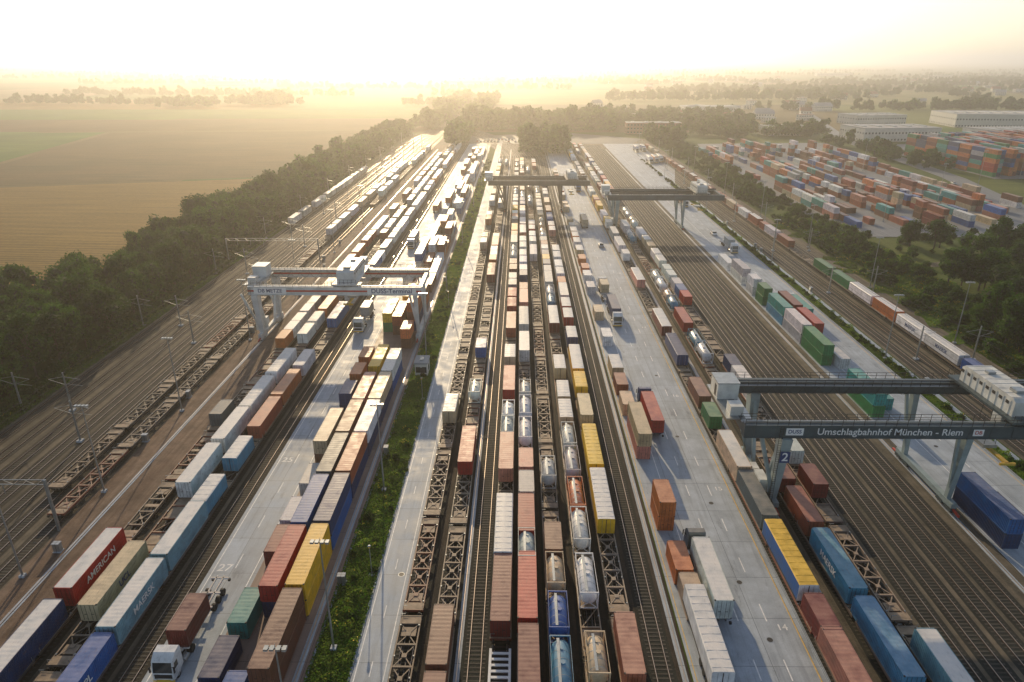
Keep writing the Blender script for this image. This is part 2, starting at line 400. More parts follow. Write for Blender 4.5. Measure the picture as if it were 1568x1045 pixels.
def tank_mesh(L):
    m=MB(); h=L/2; w=1.22; H=2.6
    for sy in (-1,1):
        y=sy*(h-.07)
        for sx in (-1,1): m.box(sx*(w-.07)-.07,sx*(w-.07)+.07,y-.07,y+.07,0,H,2)
        m.box(-w+.14,w-.14,y-.07,y+.07,0,.14,2); m.box(-w+.14,w-.14,y-.07,y+.07,H-.14,H,2)
        m.beam((-w+.1,y,.1),(0,y,1.0),.08,.08,2); m.beam((w-.1,y,.1),(0,y,1.0),.08,.08,2)
    for sx in (-1,1):
        m.box(sx*(w-.07)-.05,sx*(w-.07)+.05,-h+.14,h-.14,0,.12,2)
        m.box(sx*(w-.05)-.03,sx*(w-.05)+.03,-h+.14,h-.14,H-.08,H,2)
    ys=[-h+.2,-h+.28,-h+.45,-h+.75,h-.75,h-.45,h-.28,h-.2]; rs=[.35,.7,.98,1.12,1.12,.98,.7,.35]
    n=24; i=len(m.v)
    for yy,rr in zip(ys,rs):
        for k in range(n):
            t=2*math.pi*k/n; m.v.append((math.cos(t)*rr,yy,1.32+math.sin(t)*rr))
    for a in range(7):
        for k in range(n):
            k2=(k+1)%n; m.f.append((i+a*n+k,i+a*n+k2,i+(a+1)*n+k2,i+(a+1)*n+k)); m.m.append(0)
    m.f.append(tuple(i+k for k in range(n))[::-1]); m.m.append(0); m.f.append(tuple(i+7*n+k for k in range(n))); m.m.append(0)
    y=-h+1.0
    while y<h-.9:
        m.cyl((0,y,1.32),(0,y+.06,1.32),1.135,24,1,caps=True); y+=1.15
    m.box(-.42,-.1,-h+.4,h-.4,H-.1,H-.05,3)
    m.cyl((.15,0,2.3),(.15,0,2.58),.3,12,2); m.cyl((.1,h*.5,2.3),(.1,h*.5,2.52),.16,10,2)
    me=m.mesh('tank_container',[M_tank,M_gal,M_paint,M_gal])
    for p in me.polygons:
        if p.material_index==0: p.use_smooth=True
    return me
T6=tank_mesh(6.06); T7=tank_mesh(7.6)
# ------------------------------------------------------------------ wagons
def wheelset(m,y,mt,r=.46):
    for sx in (-1,1): m.cyl((sx*.7,y,r+.12),(sx*.84,y,r+.12),r,14,mt)
    m.cyl((-.7,y,r+.12),(.7,y,r+.12),.09,8,mt)
def bogie(m,y):
    for d in (-.9,.9): wheelset(m,y+d,1)
    for sx in (-1,1): m.box(sx*1.0-.08,sx*1.0+.08,y-1.3,y+1.3,.45,.75,1)
    m.box(-1,1,y-.25,y+.25,.5,.85,1)
def wagon_mesh(L,kind):
    m=MB(); h=L/2
    zt=1.17
    for sx in (-1,1):
        m.box(sx*1.22-.08,sx*1.22+.08,-h+.65,h-.65,.85,zt,0)
        m.box(sx*.3-.06,sx*.3+.06,-h+1.7,h-1.7,.6,.95,1)
    n=int((L-3.4)/3.1)
    ys=[-h+1.7+(L-3.4)*i/n for i in range(n+1)]
    for i,y in enumerate(ys):
        m.box(-1.14,1.14,y-.12,y+.12,.88,zt-.02,0)
        if i<n and kind in (0,2):
            y2=ys[i+1]; ym=(y+y2)/2
            if kind==0 or i%2:
                m.beam((-1.1,y,zt-.12),(1.1,y2,zt-.12),.13,.08,0)
                m.beam((1.1,y,zt-.13),(-1.1,y2,zt-.13),.13,.08,0)
                m.box(-.3,.3,ym-.3,ym+.3,zt-.2,zt-.04,0)
            else: m.box(-1.14,1.14,ym-.35,ym+.35,.98,1.06,3)
    for sy in (-1,1):
        m.box(-1.3,1.3,min(sy*(h-.6),sy*(h-1.75)),max(sy*(h-.6),sy*(h-1.75)),1.08,zt+.02,3)
        m.box(-.9,.9,min(sy*(h-2.2),sy*(h-3.6)),max(sy*(h-2.2),sy*(h-3.6)),.95,1.05,3)
        m.box(-1.32,1.32,min(sy*(h-.6),sy*(h-.45)),max(sy*(h-.6),sy*(h-.45)),.85,zt+.05,0)
        for sx in (-1,1):
            m.cyl((sx*.88,sy*(h-.45),1.0),(sx*.88,sy*(h-.06),1.0),.1,8,1); m.cyl((sx*.88,sy*(h-.06),1.0),(sx*.88,sy*h,1.0),.23,12,1)
            m.beam((sx*1.25,sy*(h-.7),1.2),(sx*1.25,sy*(h-.7),1.75),.05,.05,2)
        m.beam((-1.25,sy*(h-.7),1.7),(-.7,sy*(h-.7),1.7),.05,.05,2)
        bogie(m,sy*(h-2.1))
    if kind==1:
        for i in range(n):
            if i%3!=1: m.box(-1.1,1.1,ys[i]+.15,ys[i+1]-.15,.9,.98,3)
            else: m.beam((-1.1,ys[i],zt-.12),(1.1,ys[i+1],zt-.12),.13,.08,0)
    if kind==2: m.box(-.9,.9,-1.7,1.7,.5,.8,1)
    for yy in (-h+2.0,-3.1,3.1,h-2.0,0):
        for sx in (-1,1): m.box(sx*1.13-.08,sx*1.13+.08,yy-.1,yy+.1,zt,zt+.09,2)
    m.box(-.8,-.3,.5,2.3,.45,.75,1)
    return m.mesh('container_wagon',[M_wagon,M_steel,M_gal,M_deck])
W0=wagon_mesh(19.7,0); W1=wagon_mesh(19.7,1); W2=wagon_mesh(16.4,2)
def ladder_wagon():
    m=MB(); L=16.4;h=L/2
    for sx in (-1,1): m.box(sx*1.15-.15,sx*1.15+.15,-h+.5,h-.5,.85,1.17,0)
    m.box(-1.0,1.0,-h+.6,h-.6,.75,.8,1)
    y=-h+.8
    while y<h-.6: m.box(-1,1,y-.16,y+.16,1.0,1.13,0); y+=.85
    for sy in (-1,1):
        bogie(m,sy*(h-2.1))
        for sx in (-1,1): m.cyl((sx*.88,sy*(h-.5),1.0),(sx*.88,sy*h,1.0),.2,12,1)
    return m.mesh('container_wagon',[M_white,M_steel])
WL=ladder_wagon()

P=dict(red=(.44,.028,.02),maroon=(.19,.026,.02),rust=(.36,.09,.04),orange=(.58,.17,.045),white=(.80,.80,.78),grey=(.38,.40,.41),
 blue=(.015,.11,.36),lblue=(.07,.27,.42),pblue=(.22,.42,.50),navy=(.02,.05,.15),teal=(.02,.30,.28),green=(.03,.22,.07),yellow=(.82,.48,.02),
 beige=(.60,.46,.29),brown=(.20,.08,.045),dgrey=(.10,.12,.13),pink=(.54,.21,.15),silver=(.55,.57,.58))
def vary(c): 
    k=R.uniform(.8,1.15); return tuple(min(.85,x*k*R.uniform(.93,1.07)) for x in c)
KIND={'c40':(C40,'shipping_container',12.19,2.6),'c20':(C20,'shipping_container',6.06,2.6),'c30':(C30,'shipping_container',9.12,2.6),'cw':(C40W,'shipping_container',12.19,2.9),
 's7':(S7,'swap_body',7.45,2.75),'s13':(S13,'swap_body',13.6,2.75),'s13b':(S13B,'swap_body',13.6,2.75),'s13y':(S13Y,'swap_body',13.6,2.75),'s7y':(S7Y,'swap_body',7.45,2.75),'t6':(T6,'tank_container',6.06,2.6),'t7':(T7,'tank_container',7.6,2.6)}
def load(kind,x,y,z,col,flip=None,parent=None):
    me,nm,L,H=KIND[kind]
    if flip is None: flip=R.random()<.4
    c=vary(P[col])
    return put(nm,me,(x+R.uniform(-.04,.04),y,z),(math.pi if flip else 0)+R.gauss(0,.003),c,parent)
WCOL=[(.2,.14,.10),(.14,.10,.08),(.25,.19,.15),(.24,.06,.035),(.10,.09,.085)]
def wagons(x,y0,y1,meshes=(W0,W0,W1,W2),col=None):
    y=y0; out=[]
    while y<y1:
        me=R.choice(meshes); L=16.4 if me in (W2,WL) else 19.7
        put('container_wagon',me,(x,y+L/2,0),0,vary(col or R.choice(WCOL)))
        out.append((y+L/2,L)); y+=L+.02
    return out
def filler(x,wl,ys,prob,pal,tank=.1,ye=9999):
    for yc,L in wl:
        if yc-L/2<ys or yc>ye or R.random()>prob: continue
        r=R.random()
        if r<tank:
            for d in (-.5,.5) : load('t7' if L>17 else 't6',x,yc+d*(8 if L>17 else 6.4),1.18,R.choice(['white','silver','beige','silver','lblue']))
        elif L>17:
            c=R.choice(pal)
            r=R.random()
            if r<.3:
                load('c40',x,yc-3.1,1.18,c); 
                if R.random()<.7: load('c20',x,yc+6.15,1.18,R.choice(pal))
            elif r<.6:
                for d in (-4.4,4.4): load(R.choice(['s7','s7y']),x,yc+d,1.18,c)
            elif r<.8: load(R.choice(['s13','s13y']),x,yc+R.uniform(-1.5,1.5),1.18,c)
            else:
                for d in (-6.2,0,6.2): 
                    if R.random()<.85: load('c20',x,yc+d,1.18,R.choice(pal))
        else:
            c=R.choice(pal)
            if R.random()<.6: load('c40' if R.random()<.5 else 'cw',x,yc,1.18,c)
            else:
                for d in (-3.9,3.9): load('c20',x,yc+d*.85,1.18,c)
def row(x,items,w0,w1,fs,prob,pal,tank=.1,meshes=(W0,W0,W1,W2),fe=9999):
    wl=wagons(x,w0,w1,meshes)
    for it in items: 
        o=load(it[1],x,it[0],1.18,it[2],False)
        if len(it)>3:
            me,nm,L,H=KIND[it[1]]; side=1 if x<0 else -1
            text(it[3],(side*1.275,0,H*.52),(math.pi/2,0,side*math.pi/2),1.35,M_white if it[2] not in('white','beige') else M_logo,o)
    filler(x,wl,fs,prob,pal,tank,fe)
M_logo=simple('dark_blue_lettering',(.02,.05,.16),.5)
WH=['white']*6+['grey','beige','rust','brown','silver','blue','orange']
MX=['white','white','white','beige','grey','rust','brown','pink','red','blue','orange','maroon','silver','yellow','navy','white','beige','grey']
row(-57.8,[(59.5,'cw','navy'),(73.5,'cw','red','AMERICAN'),(117,'c20','dgrey')],43,560,138,.85,WH,0)
row(-53.3,[(71,'c40','beige','UCL'),(97,'cw','white'),(110.5,'cw','white'),(124,'s13','white'),(139,'s13','white')],38,560,150,.9,WH,0)
row(-48.8,[(54.5,'c40','blue','APL'),(67.2,'cw','pblue','MAERSK'),(80,'cw','pblue'),(89.8,'s7','lblue'),(102,'s7','lblue'),(115.5,'c40','rust'),(128.5,'c40','orange'),(141,'c30','white')],35,560,150,.9,WH,0)
row(-76,[],93,240,999,0,WH,0,(W0,W0,W1))
row(-71.5,[],86,170,999,0,WH,0,(W0,))
row(-76,[],246,470,250,.9,['white','silver','beige'],0)
row(-71.5,[],330,560,340,.7,WH,0)
row(-97.5,[],285,430,285,1,['grey','silver'],0)
row(-13.4,[(119,'s7','beige')],47,470,225,.65,MX,.1,(W0,W1,W0))
row(-9.1,[(61,'c30','brown'),(51,'c30','brown'),(104,'c40','red'),(127,'t6','white'),(150,'c20','blue')],45,470,175,.7,MX,.15,(W0,W1))
put('container_wagon',WL,(-2.1,53.5,0))
row(-2.1,[(69,'c40','maroon'),(82,'s13','white'),(102,'c40','pink'),(111,'t6','silver'),(117.5,'t6','white'),(131,'c40','red'),(145,'s7','beige')],62.2,470,150,.9,MX,.15)
row(1.2,[(56.5,'c40','maroon'),(69.5,'c40','red'),(77.6,'t6','silver'),(84.5,'c30','red'),(92.5,'c20','grey'),(99.5,'c20','pink'),(110,'t7','white'),(119,'t7','silver'),(127,'t6','silver')],44,470,134,.95,MX,.2)
row(4.9,[(57,'t7','lblue'),(65,'t6','blue'),(72.5,'t6','beige'),(79,'c20','brown'),(97,'t6','silver')],49,470,200,.45,MX,.4,(W0,))
row(9.0,[(58.5,'t6','beige'),(71.5,'t7','white'),(82,'t7','white'),(90,'t7','orange'),(99.5,'t7','silver'),(108,'t7','silver'),(117,'s7','beige'),(125.5,'s7','beige'),(139,'s7','beige')],40,470,145,.8,MX,.25)
row(12.9,[(60,'c30','pink'),(51,'c20','beige'),(89.3,'s13','yellow'),(104,'s13y','yellow'),(119,'c30','beige'),(130,'s7y','yellow'),(142,'s13','yellow'),(157,'s7','navy')],47,400,165,.6,MX,.05,(W0,W1))
row(37.2,[(56.5,'c40','pink'),(65,'c20','maroon'),(76,'s13b','blue'),(90,'c40','dgrey'),(102.5,'cw','beige'),(117,'c20','green'),(127,'c30','brown')],44,560,130,.85,MX,.05)
row(43.4,[(61.5,'c40','lblue'),(75,'c40','lblue','MAERSK'),(87,'c30','rust'),(96.5,'c20','maroon')],50,560,130,.8,MX,.2)
row(48.0,[(56,'cw','pblue'),(95,'c20','maroon'),(105,'c20','white')],46,560,118,.8,MX,.15,(W1,W2,W0))
row(101.2,[(110,'c40','blue'),(123,'c40','lblue'),(136,'c40','blue','HAMBURG'),(150,'s13','white','MAERSK'),(164,'s13','white','MAERSK'),(178,'cw','orange'),(192,'s13','white'),(206,'c40','green'),(220,'c40','green')],100,560,232,.98,['brown','rust','beige','rust','maroon','white','brown'],0,(W2,W0))
# ------------------------------------------------------------------ stacks on ground
def stack(x,y,kinds,k='c40'):
    z=0
    for c in kinds: load(k,x+R.uniform(-.06,.06),y+R.uniform(-.1,.1),z,c,False); z+=2.61
for x,y,c,k in [(-34.4,58.5,['navy'],'c20'),(-34.4,51.5,['blue'],'c20'),(-31.3,53.5,['blue'],'c20'),(-34.4,66.5,['teal'],'c20'),
  (-34.4,79.5,['maroon'],'c20'),(-34.4,86.5,['silver'],'c20'),(-34.4,96,['grey'],'c20'),(-34.4,108,['brown','beige'],'c40'),(-34.4,123,['navy','navy'],'c20'),(-34.4,132,['blue','orange'],'c20'),
  (-31.3,73,['navy','red'],'c40'),(-31.3,85.8,['navy','blue'],'c40'),(-31.3,98.6,['navy','dgrey'],'c40'),(-31.3,111.5,['navy','brown'],'c40'),(-31.3,124,['maroon','pink'],'c40'),
  (-28.1,60.5,['brown','brown'],'c40'),(-28.1,73.3,['yellow','yellow'],'c40'),(-28.1,86,['blue','navy'],'c40'),(-28.1,98.8,['navy','rust'],'c40'),(-28.1,111.5,['navy','white'],'c40'),(-28.1,124.3,['navy','beige'],'c40'),
  (-28.1,137,['blue','white'],'c40'),(-31.3,139,['yellow','yellow'],'c40'),(-34.4,141,['rust','orange'],'c20'),
  (-27.9,158,['brown','orange'],'c20'),(-31.5,170,['brown','rust'],'c40'),(-28.1,173,['navy','brown','orange'],'c40'),(-34.4,172,['green','yellow'],'c40'),(-28.1,187,['orange','brown'],'c40'),(-31.3,186,['rust','yellow'],'c40')]:
    stack(x,y,c,k)
for xx in (-34.4,-31.3,-28.1):
    y=205
    while y<560:
        if R.random()<.8:
            stack(xx,y,[R.choice(['rust','maroon','white','blue','beige','brown','orange','white','grey']) for _ in range(R.choice([1,1,2,2]))])
        y+=12.8
for x,y,c,k in [(22.4,76.5,['orange'],'c20'),(22.6,70,['beige'],'c20'),(22.2,88,['orange','orange'],'c20'),(22.2,111,['pink','beige'],'c40'),(22,124,['beige'],'c20'),
   (21.9,133,['rust'],'c20'),(21.9,142,['beige'],'s7'),(21.9,160,['white'],'c20'),(21.8,178,['beige'],'c20'),(21.8,200,['silver'],'c20')]:
    stack(x,y,c,k)
y=212
while y<440:
    if R.random()<.7: load(R.choice(['s7','c20']),21.8,y,0,R.choice(['beige','white','grey','orange','yellow']))
    y+=R.uniform(8,12)
for x,y,c,k in [(71.6,87.5,['navy','blue'],'c40'),(74.9,89,['navy'],'c20'),(71.3,127,['green','teal'],'c40'),(74.6,127,['teal'],'c20'),(71.5,152,['green','green'],'c40'),(71.5,165,['silver','white'],'c40'),
   (74.8,150,['white'],'c40'),(74.8,166,['maroon','red'],'c40'),(74.8,180,['red','maroon'],'c40'),(71.5,178,['lblue','teal'],'c40'),(71.5,191,['green','green'],'c20'),(71.5,200,['white','white'],'c20'),(71.5,214,['white','silver'],'c40'),(71.5,230,['white'],'c40')]:
    stack(x,y,c,k)
SC=['rust','rust','maroon','brown','orange','white','grey','pink','teal','blue','beige','red','brown','rust']
for g,gx in enumerate((141,152,165,177,189,201,213,225,237)):
    for s in (0,2.7):
        y=292+ max(0,(gx-200)*1.2)+R.uniform(0,8); hh=R.choice([1,2,2])
        while y<565:
            if R.random()<.35: hh=R.choice([0,1,1,2,2,3])
            if R.random()<.84:
                stack(gx+s,y,[R.choice(SC) for _ in range(hh)],R.choice(['c40','c40','c20']))
            y+=13.0+(R.random()<.1)*8
for gx in range(288,390,3):
    if gx%15>10: continue
    for k in range(8):
        if R.random()<.92: stack(gx,432+k*13+(gx-290)*.3,[R.choice(['blue','navy','red','maroon','green','rust','orange','teal','grey']) for _ in range(R.choice([5,6,6]))])
rect('storage_yard_pavement',284,395,418,600,-.03,M_yard)
# ------------------------------------------------------------------ vehicles
def truck_mesh(chassis=True):
    m=MB()
    prof=[(0,.55),(.02,1.5),(-.12,2.3),(-.28,3.0),(-.55,3.25),(-1.1,3.65),(-2.1,3.7),(-2.25,3.4),(-2.25,.9),(-1.6,.75),(-1.3,.45)]
    m.prism(prof,-1.22,1.22,0)
    m.quad((-1.1,.03,1.62),(1.1,.03,1.62),(1.08,-.25,2.9),(-1.08,-.25,2.9),1)
    m.box(-1.0,1.0,.02,.07,.85,1.4,2); m.box(-1.22,1.22,.0,.12,.4,.62,6)
    for sx in (-1,1):
        m.box(sx*.95-.17,sx*.95+.17,.08,.14,.66,.82,3)
        m.quad((sx*1.225,-.35,1.75),(sx*1.225,-1.2,1.75),(sx*1.225,-1.2,2.6),(sx*1.225,-.5,2.6),1)
        m.box(sx*1.4-.06,sx*1.4+.06,-.1,.1,1.7,2.5,2); m.beam((sx*1.2,0,2.5),(sx*1.4,0,2.5),.05,.05,2)
        m.cyl((sx*.75,-1.0,.5),(sx*1.2,-1.0,.5),.5,16,2); m.cyl((sx*.6,-4.7,.5),(sx*1.22,-4.7,.5),.5,16,2)
        m.cyl((sx*1.2,-1.0,.5),(sx*1.22,-1.0,.5),.25,12,4)
        m.box(sx*.45-.06,sx*.45+.06,-6,-1,.75,1.0,2); m.cyl((sx*1.0,-3.6,.7),(sx*1.0,-2.6,.7),.32,12,4)
    m.box(-.5,.5,-5.2,-4.2,1.0,1.12,2)
    if chassis:
        for sx in (-1,1):
            m.box(sx*.45-.08,sx*.45+.08,-16.2,-3.6,1.13,1.38,5)
            for yy in (-11.3,-12.65,-14.0): m.cyl((sx*.75,yy,.5),(sx*1.2,yy,.5),.5,14,2)
            m.box(sx*1.1-.15,sx*1.1+.15,-16.2,-15.9,.6,.9,2)
        for yy in (-4,-6,-8.5,-10.5,-13,-15.8): m.box(-1.2,1.2,yy-.12,yy+.12,1.2,1.38,5)
    return m.mesh('truck',[M_tank,M_glass,M_rubber,M_lens,M_gal,M_wagon,M_yelroof])
TRK=truck_mesh()
def truck(x,y,face_away,col,lk,lc,loff=-9.9):
    o=put('container_truck',TRK,(x,y,0),0 if face_away else math.pi,P.get(col,col))
    me,nm,L,H=KIND[lk]
    put('load_container',me,(0,loff,1.39),0,vary(P[lc]),o)
    return o
truck(25.5,82,True,'dgrey','cw','white')
truck(-40.3,56.8,False,'white','c20','maroon',-7.0)
truck(-42.0,165,False,'white','c20','grey',-12)
truck(25.9,128,True,'navy','c40','red')
truck(26.2,170,False,'white','c40','navy')
truck(25.6,205,True,'white','c20','beige',-7)
truck(27.5,300,True,'white','c40','beige')
truck(31.5,370,False,'blue','s13','white')
truck(78,190,True,'white','c40','teal'); truck(80,330,False,'white','c40','rust')
truck(79,245,False,'white','c20','grey',-8)
truck(-39,330,True,'white','c40','orange'); truck(-41,250,False,'white','c40','grey')
for x,y in ((90,480),(94,482),(98,486),(90,540),(96,545)): truck(x,y,False,'white','s13',R.choice(['white','blue','grey','orange']))
o=load('s13',22.6,62.5,1.1,'white',False); o.name='semi_trailer'
mm=MB()
for sx in (-1,1):
    mm.box(sx*.45-.07,sx*.45+.07,-6.6,6.6,-.25,.05,0)
    for yy in (-2.4,-3.8,-5.2): mm.cyl((sx*.8,yy,-.6),(sx*1.2,yy,-.6),.5,14,1)
    mm.box(sx*.9-.06,sx*.9+.06,4.0,4.2,-1.1,0,0)
put('running_gear',mm.mesh('running_gear',[M_steel,M_rubber]),(0,0,0),0,None,o)
def car_mesh():
    m=MB()
    prof=[(-2.15,.35),(2.1,.35),(2.15,.75),(1.95,.9),(1.0,1.0),(-1.85,1.02),(-2.15,.85)]
    m.prism(prof,-.88,.88,0)
    m.prism([(1.05,1.0),(.35,1.42),(-1.1,1.46),(-1.8,1.02)],-.76,.76,1)
    m.box(-.7,.7,-1.05,.35,1.44,1.48,0)
    for sx in (-1,1):
        for yy in (-1.35,1.35): m.cyl((sx*.7,yy,.33),(sx*.91,yy,.33),.33,14,2)
        m.box(sx*.6-.15,sx*.6+.15,2.1,2.17,.6,.75,3)
    return m.mesh('parked_car',[M_tank,M_glass,M_rubber,M_lens])
CAR=car_mesh()
for i in range(46):
    x=-40+ (i%23)*3.0; y=612+(i//23)*16
    if R.random()<.8: put('parked_car',CAR,(x,y,0),R.choice([0,math.pi]),vary(P[R.choice(['white','silver','dgrey','navy','grey','red'])]))
put('car',CAR,(79,275,0),0,P['white']); put('car',CAR,(31,255,0),0,P['grey']); put('car',CAR,(249,400,-.03),-.2,P['white']); put('car',CAR,(276,520,-.03),-.15,P['dgrey'])

# ------------------------------------------------------------------ gantry cranes
M_cr_white=simple('crane_white_paint',(.60,.62,.61),.45,0,.3,.4)
M_cr_dark=simple('crane_grey_green_paint',(.06,.09,.10),.45,0,.4,.4)
M_cr_tan=simple('crane_weathered_paint',(.13,.11,.09),.5,0,.3,.4)
M_cr_mid=simple('crane_light_green_paint',(.28,.35,.35),.45,0,.3,.4)
M_house=simple('machine_house_panels',(.68,.67,.61),.45,0,.3,.5)
M_cr_yel=simple('spreader_yellow',(.6,.38,.04),.5)
def gantry(xl,xr,ol,orr,Y,wb,h,mg,ml,tx,stripe=None,mh=M_house,spz=5):
    E=empty('gantry_crane',(xl,Y,0)); S=xr-xl
    g=MB(); a=-ol; b_=S+orr
    for yy,s in ((0,-1),(wb,1)):
        g.box(a,b_,yy-.65,yy+.65,h-2.0,h,0)
        g.box(a,b_,yy-.8,yy+.8,h,h+.06,0)
        g.box(a,b_,yy-.8,yy+.8,h-2.08,h-2.0,0)
        g.box(a,b_,yy-.06,yy+.06,h+.06,h+.2,2)
        if stripe:
            g.box(a,b_,yy-.732,yy-.722,h-1.25,h-.8,3)
        x=a+1.5
        while x<b_:
            g.box(x-.04,x+.04,yy-.72,yy-.65,h-1.98,h-.02,0); x+=3.2
        g.box(a,b_,min(yy-s*.8,yy-s*1.6),max(yy-s*.8,yy-s*1.6),h-.35,h-.28,2)
        for yo,zb in ((yy+s*.74,h+.06),(yy-s*1.58,h-.3)):
            x=a
            while x<=b_:
                g.beam((x,yo,zb),(x,yo,zb+1.1),.06,.06,4); x+=1.6
            for zz in (zb+.55,zb+1.1): g.beam((a,yo,zz),(b_,yo,zz),.06,.06,4)
        x=a+1
        while x<b_-3:
            for k in range(4):
                t0=k/4;t1=(k+1)/4
                g.beam((x+2.6*t0,yy-s*1.75,h-.4-1.4*4*t0*(1-t0)),(x+2.6*t1,yy-s*1.75,h-.4-1.4*4*t1*(1-t1)),.05,.05,4)
            x+=2.6
    for x in (a+.5,b_-.5): g.box(x-.45,x+.45,.81,wb-.81,h-1.7,h-.3,0)
    put('girders',g.mesh('girders',[mg,ml,M_gal,M_red,M_steel]),(0,0,0),0,None,E)
    l=MB()
    for k,x in enumerate((0,S)):
        for yy in (0,wb):
            ys=1 if yy==0 else -1
            if k==0:
                l.beam((x,yy,h-2.08),(x,yy+ys*1.0,1.7),1.6,2.4,0,1.0,1.1)
                l.beam((x,yy+ys*.7,h-2.6),(x,yy+ys*4.6,1.8),.55,.55,0)
                l.beam((x-3.6,yy,h-2.1),(x-.3,yy+ys*.9,3.0),.5,.5,0)
            else:
                l.beam((x-.2,yy,h-2.08),(x,yy+ys*1.0,1.7),1.0,1.3,0,.7,.8)
                l.beam((x-1.6,yy,h-2.1),(x,yy+ys*1.0,2.4),.45,.45,0)
            for d in (-1.2,1.2):
                l.box(x-.45,x+.45,yy+ys*1.0+d-.85,yy+ys*1.0+d+.85,.45,1.0,1)
                for e in (-.45,.45): l.cyl((x-.2,yy+ys+d+e,.45),(x+.2,yy+ys+d+e,.45),.34,14,2)
            l.box(x-.4,x+.4,yy+ys-1.2,yy+ys+1.2,.85,1.15,0)
        l.box(x-.45,x+.45,-1.0,wb+1.0,1.1,1.9,0)
        for yy in (-2.6,wb+2.6): l.beam((x,yy,.7),(x,(-1.0 if yy<0 else wb+1),.9),.3,.3,3)
    for sx in (-.25,.25): l.beam((-1.0+sx,-.9,1.5),(-1.0+sx,-.9,h),.06,.06,2)
    z=1.8
    while z<h: l.beam((-1.25,-.9,z),(-.75,-.9,z),.04,.04,2); z+=.4
    l.box(-1.9,-.5,2,5,1.9,4.2,4); l.box(-1.9,-.6,6,8,1.9,3.7,4)
    put('legs',l.mesh('legs',[ml,mg,M_steel,M_red,M_house]),(0,0,0),0,None,E)
    t=MB()
    t.box(-3,3,-.9,wb+.9,h+.45,h+.8,1)
    for x in (-2.4,2.4):
        for yy in (0,wb):
            t.cyl((x,yy-.12,h+.45),(x,yy+.12,h+.45),.3,12,2)
    prof=[(1.0,h+.8),(wb-.8,h+.8),(wb-.8,h+3.1),(wb-1.5,h+3.6),(1.7,h+3.6),(1.0,h+3.1)]
    t.prism(prof,-2.1,2.1,0)
    y=1.9
    while y<wb-1.5:
        for sx in (-1,1): t.box(sx*2.13-.03,sx*2.13+.03,y,y+.08,h+.8,h+3.1,0)
        for sx in (-1,1): t.box(sx*2.12-.02,sx*2.12+.02,y+.4,y+1.1,h+2.3,h+2.8,2)
        t.box(-2.12,2.12,y,y+.06,h+3.6,h+3.63,3)
        y+=1.6
    t.box(-.8,.8,3,4.6,h+3.63,h+4.1,3); t.box(-.6,.6,wb-5,wb-4,h+3.63,h+4.0,3)
    for yy in (-.85,wb+.85):
        for i in range(7): t.beam((-3+i,yy,h+.8),(-3+i,yy,h+1.9),.06,.06,2)
        t.beam((-3,yy,h+1.9),(3,yy,h+1.9),.06,.06,2)
    for sx in (-1,1):
        for yy in (wb/2-1.3,wb/2+1.3): t.beam((sx*.9,yy,h+.45),(sx*.9,yy,spz+.9),.05,.05,2)
    t.box(-1.1,1.1,wb/2-1.6,wb/2+1.6,spz+.4,spz+.95,3)
    t.box(-.35,.35,wb/2-6,wb/2+6,spz+.1,spz+.4,4)
    for yy in (wb/2-6,wb/2+6): t.box(-1.2,1.2,yy-.15,yy+.15,spz+.0,spz+.4,4)
    t.box(-2.9,-1.2,1.8,3.8,h-2.6,h+.4,0); t.box(-2.95,-1.15,1.75,3.0,h-2.2,h-1.0,5)
    put('trolley',t.mesh('trolley',[mh,mg,M_steel,M_gal,M_cr_yel,M_glass]),(tx-xl,0,0),0,None,E)
    e=MB(); y0=wb-6.5
    e.box(a-1.8,a+1.6,y0,y0+4,h-.3,h+2.4,0); e.box(a-1.9,a+1.7,y0-.1,y0+4.1,h+2.4,h+2.55,1); e.box(a-1.815,a-1.8,y0+.8,y0+1.8,h-.2,h+1.8,2)
    e.box(a-2.0,a+1.9,2.0,wb-1,h-.5,h-.32,1); e.box(a-1.2,a+.8,3,5.2,h-.32,h+1.2,0)
    put('electrical_house',e.mesh('electrical_house',[mh,M_gal,M_steel]),(0,0,0),0,None,E)
    return E
E1=gantry(-65.4,-25.6,1.5,1.5,160,15,14.4,M_cr_white,M_cr_white,-43,True,M_cr_white,9)
pn=MB(); pn.box(-6,6,-.02,0,-.75,.75,0); pn.box(-34,-26,-.02,0,-.75,.75,0)
put('name_panel',pn.mesh('name_panel',[M_white]),(34,-.735,13.4),0,None,E1)
text('DUSS-Terminal',(34,-.77,13.4),(math.pi/2,0,0),1.6,M_logo,E1)
text('DB METZE',(4,-.77,13.4),(math.pi/2,0,0),1.3,M_logo,E1)
E2=gantry(-7.1,19.3,7.5,13,318,14,14.5,M_cr_tan,M_cr_tan,24,None,M_house,8)
E3=gantry(40.3,68.0,4,16,283,14,14.5,M_cr_dark,M_cr_mid,75,None,M_house,8)
E4=gantry(40.3,68.0,6.5,26,90.5,15,15.5,M_cr_dark,M_cr_mid,76.2,None,M_house,7.5)
text('Umschlagbahnhof München - Riem',(15.2,-.745,14.5),(math.pi/2,0,0),1.55,M_white,E4,'lettering')
sg=MB(); sg.box(-1.3,1.3,-.03,0,-.6,.6,0); SGN=sg.mesh('sign_panel',[M_white])
put('sign_panel',SGN,(1.0,-.73,14.5),0,None,E4); text('DUSS',(1.0,-.78,14.5),(math.pi/2,0,0),.85,M_logo,E4)
put('sign_panel',SGN,(28.3,-.73,14.5),0,None,E4,(.6,1,.9)); text('DB',(28.3,-.78,14.5),(math.pi/2,0,0),.85,M_red,E4)
sg=MB(); sg.box(-.75,.75,-.03,0,-.95,.95,0); put('number_panel',sg.mesh('number_panel',[M_logo]),(0,-1.15,10.3),0,None,E4); text('2',(0,-1.2,10.3),(math.pi/2,0,0),2.0,M_white,E4)

